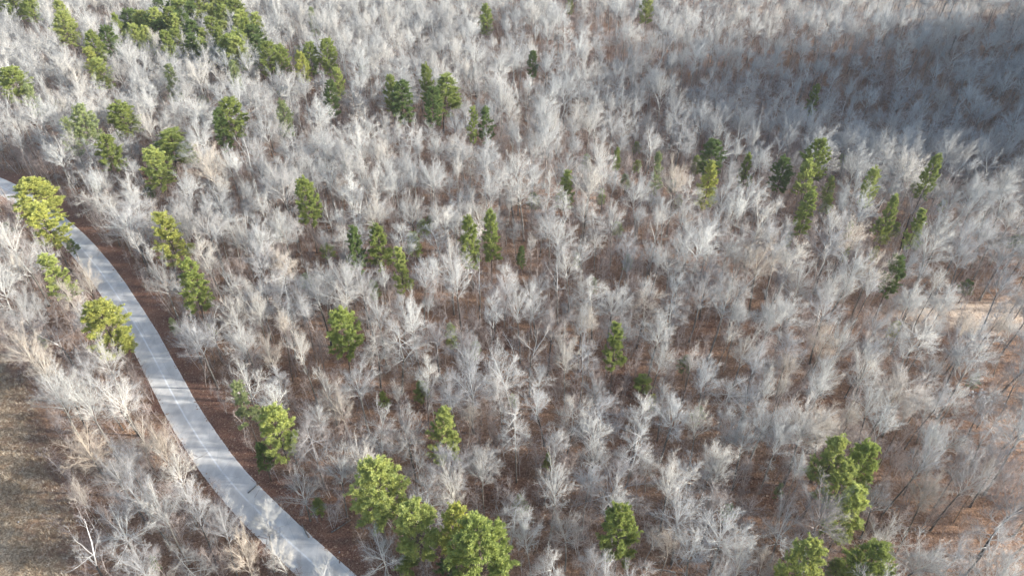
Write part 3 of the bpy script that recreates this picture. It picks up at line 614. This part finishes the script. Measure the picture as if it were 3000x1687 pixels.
def size_of(t_): return proj(t_[0], t_[1], float(H(t_[0], t_[1])) + t_[2] * .7)
def onscreen(t_):
    u, v_, d = size_of(t_); return 0 < u < 2576 and 0 < v_ < 1449
vis = [t_ for t_ in trees if onscreen(t_)]
vis.sort(key=lambda t_: size_of(t_)[2] / t_[2] - (1e3 if t_[6] else 0))
ind = vis[:300]; inds = set(id(t_) for t_ in ind); rest = [t_ for t_ in trees if id(t_) not in inds]
print("trees", len(trees), "visible", len(vis), "rest", len(rest))

# landmarks for labels: pines with their words, the road, the meadow
LM = [("the " + ("yellowish roadside" if i == 3 else "") + " pine", 0, 0) for i in range(0)]
def L(u, v_, w_): LM.append((w_, u, v_))
L(95, 520, "the yellow pine over the road's far end"); L(145, 690, "the olive pine west of the upper road"); L(280, 835, "the yellow pine at the road's west edge"); L(430, 597, "the yellow-green pine east of the upper road")
L(485, 722, "the ragged pine behind the gnarled roadside tree"); L(410, 385, "the largest upper left pine"); L(772, 510, "the half hidden pine left of centre"); L(955, 612, "the bushy pine of the middle row")
L(1210, 600, "the two tall centre pine columns"); L(1312, 645, "the very narrow centre pine"); L(1555, 578, "the small pine right of centre"); L(862, 838, "the big dense pine left of centre"); L(1138, 845, "the slim bright column pine")
L(1122, 1095, "the star shaped pine"); L(612, 1010, "the sparse pine by the verge"); L(695, 1100, "the bright pine by the lower verge"); L(945, 1240, "the large domed pine"); L(1215, 1408, "the huge dark dome pine at the bottom")
L(1565, 1350, "the single round pine lower right"); L(1617, 965, "the small pine above the sunny wood"); L(1550, 872, "the pointed pine right of centre"); L(2120, 1215, "the lower right pine cluster"); L(2180, 1420, "the broad bottom right pine")
L(2245, 693, "the dark umbrella pine"); L(2228, 570, "the right hand pine stack"); L(1785, 430, "the upper right pine group"); L(2035, 535, "the pine below the second upper right group"); L(2250, 830, "the thin leaning pine at right"); L(2430, 725, "the dull pine in the far right glade")
L(1015, 255, "the tall upper centre pine"); L(1062, 985, "the slim pine above the star shaped one"); L(130, 1200, "the meadow's straight edge"); L(1420, 472, "the lone cone pine"); L(2460, 1000, "the white rubble at right"); L(512, 1152, "the fallen branch on the road"); L(2000, 1430, "the left bottom edge pine at right"); L(1312, 1262, "the faint little pine above the huge dome")
groups = {}
for t_ in ind:
    u, v_, d = size_of(t_)
    w_, lu, lv = min(LM, key=lambda q: (q[1] - u) ** 2 + (q[2] - v_) ** 2)
    du, dv = u - lu, v_ - lv
    dr = ('right of' if du > 0 else 'left of') if abs(du) > abs(dv) * 1.2 else ('behind' if dv < 0 else 'in front of')
    groups.setdefault((w_, dr), []).append((du * du + dv * dv, id(t_)))
ORD = ['nearest', 'second', 'third', 'fourth', 'fifth', 'sixth', 'seventh', 'eighth', 'ninth', 'tenth', 'eleventh', 'twelfth', 'thirteenth', 'fourteenth', 'fifteenth', 'sixteenth', 'seventeenth', 'eighteenth', 'nineteenth', 'twentieth']
rank = {}
for (w_, dr), l in groups.items():
    for i, (_, q) in enumerate(sorted(l)): rank[q] = (ORD[min(i, 19)], dr, w_)
TW_ = dict(white='whitish', pale='pale', grey='grey', tan='tan', dark='dark'); SWD = dict(vase='fan-shaped', forked='forked', slim='slender', sprawl='spreading', oval='oval-crowned', broken='broken', pole='pole-thin')
rg = random.Random(66)
for t_ in ind:
    x, y, Hn, s, tone, k, pk = t_
    o_, dr, w_ = rank[id(t_)]
    lab = f"{TW_[tone]} {SWD[STY[k]]} bare tree, {o_} {dr} {w_}"
    lean = (rg.gauss(0, .035), rg.gauss(0, .035), rg.uniform(0, 6.28))
    if -hw - 14 < road_d(x, y) * EAST < -hw: lean = (rg.gauss(0, .05), rg.gauss(-.04, .05), rg.uniform(0, 6.28))
    tc = TONE[tone]; bk = rg.choice([.4, .6, .85, 1.0]); bc = tuple(c_ * bk for c_ in tc)
    new_thing('bare_tree', BT[k], (x, y, float(H(x, y))), lean, (s, s, Hn / 20), lab, 'bare tree', 'leafless trees of the winter wood', (bc, tc))

# ------------------------------------------------------------------ the rest of the wood, one object of geometry-node instances
def scatter(name, pts, sources, label, cat):
    """pts: x, y, z, variant, rot, (sx, sy, sz)"""
    me_ = bpy.data.meshes.new(name); me_.from_pydata([p[:3] for p in pts], [], [])
    a = me_.attributes.new("pick", 'INT', 'POINT'); a.data.foreach_set("value", [p[3] for p in pts])
    a = me_.attributes.new("turn", 'FLOAT_VECTOR', 'POINT'); a.data.foreach_set("vector", [c_ for p in pts for c_ in p[4]])
    a = me_.attributes.new("size", 'FLOAT_VECTOR', 'POINT'); a.data.foreach_set("vector", [c_ for p in pts for c_ in p[5]])
    o = link(name, me_); tag(o, label, cat, kind='stuff')
    g = bpy.data.node_groups.new(name, 'GeometryNodeTree')
    g.interface.new_socket("Geometry", in_out='INPUT', socket_type='NodeSocketGeometry'); g.interface.new_socket("Geometry", in_out='OUTPUT', socket_type='NodeSocketGeometry')
    N = g.nodes.new; gi = N('NodeGroupInput'); go = N('NodeGroupOutput'); ip = N('GeometryNodeInstanceOnPoints')
    g2i = N('GeometryNodeGeometryToInstance')
    for src in reversed(sources):
        jn = N('GeometryNodeJoinGeometry')
        for ob in src:
            oi_ = N('GeometryNodeObjectInfo'); oi_.transform_space = 'ORIGINAL'; oi_.inputs['Object'].default_value = ob; oi_.inputs['As Instance'].default_value = False
            g.links.new(oi_.outputs['Geometry'], jn.inputs[0])
        g.links.new(jn.outputs[0], g2i.inputs[0])
    g.links.new(gi.outputs[0], ip.inputs['Points']); g.links.new(g2i.outputs[0], ip.inputs['Instance']); ip.inputs['Pick Instance'].default_value = True
    for nm, dt, sk in (("pick", 'INT', 'Instance Index'), ("turn", 'FLOAT_VECTOR', 'Rotation'), ("size", 'FLOAT_VECTOR', 'Scale')):
        na = N('GeometryNodeInputNamedAttribute'); na.data_type = dt; na.inputs[0].default_value = nm
        g.links.new(na.outputs[0], ip.inputs[sk])
    g.links.new(ip.outputs[0], go.inputs[0])
    md = o.modifiers.new("scatter", 'NODES'); md.node_group = g
    return o
src = []
for k in range(len(BT)):
    pair = []
    for me_ in BT[k]:
        ob = next((o for o in C.objects if o.data is me_), None)
        if ob is None: ob = bpy.data.objects.new(me_.name, me_)
        pair.append(ob)
    src.append(pair)
rg = random.Random(88)
far_pts = [(x, y, float(H(x, y)), k, (rg.gauss(0, .035), rg.gauss(0, .035), rg.uniform(0, 6.28)), (s, s, Hn / 20)) for (x, y, Hn, s, tone, k, _) in rest]
scatter("bare_forest", far_pts, src, "mass of leafless grey trees filling the farther wood", "forest")

# undergrowth of thin saplings between the trunks
rg = random.Random(99); sap_pts = []; cell.clear()
for _ in range(110000):
    x = rg.uniform(-240, 260); y = rg.uniform(22, 320)
    if not in_view(x, y, 5, (40, 60)) or not allowed(x, y, False): continue
    dens = .95 + .3 * vnoise(x + 40, y, .08) - (.1 if y < 130 and x > -20 and x < 20 else -.2)
    if x > 28 and y < 95: dens += .8
    if any(((x - a_) / r1) ** 2 + ((y - b_) / r2) ** 2 < 1 for a_, b_, r1, r2 in GC): dens *= .15
    if rg.random() > dens: continue
    if near(x, y, 1.2): continue
    put(x, y, 1.2); s = rg.uniform(.35, 1.2)
    sap_pts.append((x, y, float(H(x, y)), rg.randrange(6), (rg.gauss(0, .08), rg.gauss(0, .08), rg.uniform(0, 6.28)), (s * rg.uniform(.8, 1.3), s * rg.uniform(.8, 1.3), s)))
hold = [[bpy.data.objects.new("sapling", m_)] for m_ in SAP]
scatter("undergrowth", sap_pts, hold, "thin leafless brush and saplings between the trunks", "undergrowth")

# loose curled leaves and sticks lying on the floor
M_leaf, n, b = mat("curled_leaves", .8)
n.links.new(ramp(n, noise(n, 2.7, 2, .5, wpos(n)), [(.35, (.13, .07, .045)), (.52, (.27, .165, .11)), (.64, (.40, .28, .20)), (.78, (.55, .45, .37))]), b.inputs["Base Color"])
rg = random.Random(17); lb_ = MB(); npr = np.random.RandomState(3)
for _ in range(70000):
    y = 30 + 150 * rg.random() ** 1.15; x = rg.uniform(-1, 1) * (y * .78 + 25)
    rd = road_d(x, y) * EAST if x < 5 else 50
    if -hw + abs(rg.gauss(0, .3)) < rd < hw - abs(rg.gauss(0, .22)) or x < meadow_edge(y) - 1 and y < 92: continue
    z = float(H(x, y)) + (.03 if not -hw < rd < hw else .085); a = rg.uniform(0, 6.28); l = rg.uniform(.06, .15) * (1 + y / 200); ca, sa = math.cos(a), math.sin(a); b0 = len(lb_.v)
    if rg.random() < .2:
        L2 = rg.uniform(.5, 2.2); w2 = rg.uniform(.015, .04)
        lb_.v += [(x - ca * L2 - sa * w2, y - sa * L2 + ca * w2, z + .02), (x - ca * L2 + sa * w2, y - sa * L2 - ca * w2, z + .02), (x + ca * L2, y + sa * L2, z + rg.uniform(.03, .3))]; lb_.f.append((b0, b0 + 1, b0 + 2))
    else:
        lb_.v += [(x - ca * l, y - sa * l, z + rg.uniform(0, .08)), (x - sa * l * .7, y + ca * l * .7, z), (x + ca * l, y + sa * l, z + rg.uniform(0, .1)), (x + sa * l * .7, y - ca * l * .7, z + .02)]; lb_.f.append((b0, b0 + 1, b0 + 2, b0 + 3))
tag(link("fallen_leaves", lb_.mesh("fallen_leaves", M_leaf, False)), "brown leaves and sticks strewn over the forest floor", "leaf litter", kind='stuff')
# ------------------------------------------------------------------ fallen wood, rubble, stones
def log(name, u, v_, L_, az, r, label, cat='fallen branch', twiggy=6, m=None, z0=0.0):
    rg_ = random.Random(int(u * 7 + v_)); mb_ = MB(); x, y = ground(u, v_)
    p = grow(Vector((-L_ / 2 * math.cos(az), -L_ / 2 * math.sin(az), r + z0)), Vector((math.cos(az), math.sin(az), 0)), L_, 7, .06, 0, rg_)
    p = [Vector((q.x, q.y, r + z0 + .02 + abs(q.z - r - z0) * .3)) for q in p]
    mb_.tube(p, [r * (1 - .6 * i / 7) for i in range(8)], 6, tip=False)
    for i in range(twiggy):
        q, d0 = along(p, .3 + .68 * i / max(1, twiggy)); s_ = rg_.choice([-1, 1]); d = Vector((d0.x - s_ * d0.y * .8, d0.y + s_ * d0.x * .8, rg_.uniform(.05, .5))).normalized()
        bp = grow(q, d, rg_.uniform(.12, .3) * L_, 3, .1, 0, rg_); mb_.tube(bp, [r * .35, r * .25, r * .15, .004], 3)
    o = link(name, mb_.mesh(name, m or M_bark)); o.location = (x, y, float(H(x, y))); return tag(o, label, cat, 'fallen wood on the forest floor')
log('fallen_branch', 512, 1152, 2.4, R(35), .018, "dark twiggy branch lying across the west half of the road", m=M_pinebark, z0=.10, twiggy=9)
FB = [(1255, 870, 6, 2.2, "pale fallen trunk"), (1020, 905, 5, .4, "pale fallen trunk"), (1750, 620, 7, 2.6, "grey fallen trunk"), (1330, 1030, 4, .1, "pale fallen trunk"), (2240, 800, 8, 2.4, "long leaning pale trunk"), (860, 1330, 3, .6, "grey fallen limb"), (1650, 1430, 5, 2.9, "grey fallen trunk"), (1190, 1300, 4, 1.2, "brown fallen limb"), (770, 1340, 2.5, 2.2, "pale fallen limb"), (2080, 1060, 6, .3, "pale fallen trunk"), (640, 1230, 2.2, 1.0, "pale fallen limb")]
for u, v_, l, a, t_ in FB:
    w_, lu, lv = min(LM, key=lambda q: (q[1] - u) ** 2 + (q[2] - v_) ** 2)
    log('fallen_log', u, v_, l, a, .11, f"{t_} on brown leaves near {w_}", 'fallen log', 3)
# pale rubble heap at the right
rg = random.Random(12); mb_ = MB()
for i in range(26):
    c_ = Vector((rg.gauss(0, 1.1), rg.gauss(0, .8), rg.uniform(.05, .6))); s_ = rg.uniform(.1, .3); b0 = len(mb_.v)
    dirs = [Vector((sx, sy, sz)) for sx in (-1, 1) for sy in (-1, 1) for sz in (-1, 1)]
    mb_.v += [tuple(c_ + Vector((d_.x * rg.uniform(.5, 1), d_.y * rg.uniform(.5, 1), d_.z * rg.uniform(.3, .7))) * s_) for d_ in dirs]
    mb_.f += [tuple(b0 + q for q in fc) for fc in ((0, 1, 3, 2), (4, 6, 7, 5), (0, 4, 5, 1), (2, 3, 7, 6), (0, 2, 6, 4), (1, 5, 7, 3))]
o = link('rubble_heap', mb_.mesh('rubble_heap', M_rock, False)); x, y = ground(2462, 1000); o.location = (x, y, float(H(x, y)))
tag(o, "heap of whitish broken rubble among grey trees at the right", "rubble heap")
STN = [(248, 647), (448, 978), (855, 1392), (48, 1314)]
SL = ["tiny white stone on the upper verge", "tiny white stone on the middle verge", "tiny white stone on the lower verge", "tiny white stone in the meadow grass"]
for (u, v_), lb in zip(STN, SL):
    mb_ = MB(); x, y = ground(u, v_)
    r_ = .11
    for ring, (zz, rr) in enumerate(((0, .8), (.5, 1), (.9, .55))):
        for j in range(7): th = j / 7 * 6.28; q = rr * r_ * rg.uniform(.8, 1.1); mb_.v.append((q * math.cos(th), q * math.sin(th), zz * r_))
    mb_.v.append((0, 0, r_ * 1.05))
    for a in range(2):
        for j in range(7): mb_.f.append((a * 7 + j, a * 7 + (j + 1) % 7, a * 7 + 7 + (j + 1) % 7, a * 7 + 7 + j))
    for j in range(7): mb_.f.append((14 + j, 14 + (j + 1) % 7, 21))
    o = link('stone', mb_.mesh('stone', M_rock)); o.location = (x, y, float(H(x, y)) + .03); tag(o, lb, 'stone', 'scattered white stones')

# ------------------------------------------------------------------ thin winter haze
hm = bpy.data.materials.new("haze"); hm.use_nodes = True; n = hm.node_tree; n.nodes.clear()
out = n.nodes.new("ShaderNodeOutputMaterial"); pv = n.nodes.new("ShaderNodeVolumePrincipled")
pv.inputs["Color"].default_value = (.92, .95, 1, 1); pv.inputs["Density"].default_value = .0001; pv.inputs["Anisotropy"].default_value = .2
n.links.new(pv.outputs[0], out.inputs["Volume"])
hb = MB(); X0, X1, Y0, Y1, Z0, Z1 = -3700, 3700, -3700, 4100, -20, 125
hb.v = [(x, y, z) for z in (Z0, Z1) for y in (Y0, Y1) for x in (X0, X1)]
hb.f = [(0, 2, 3, 1), (4, 5, 7, 6), (0, 1, 5, 4), (2, 6, 7, 3), (0, 4, 6, 2), (1, 3, 7, 5)]
tag(link("haze", hb.mesh("haze", hm, False)), "thin pale winter haze over the whole wood", "haze", kind='stuff')
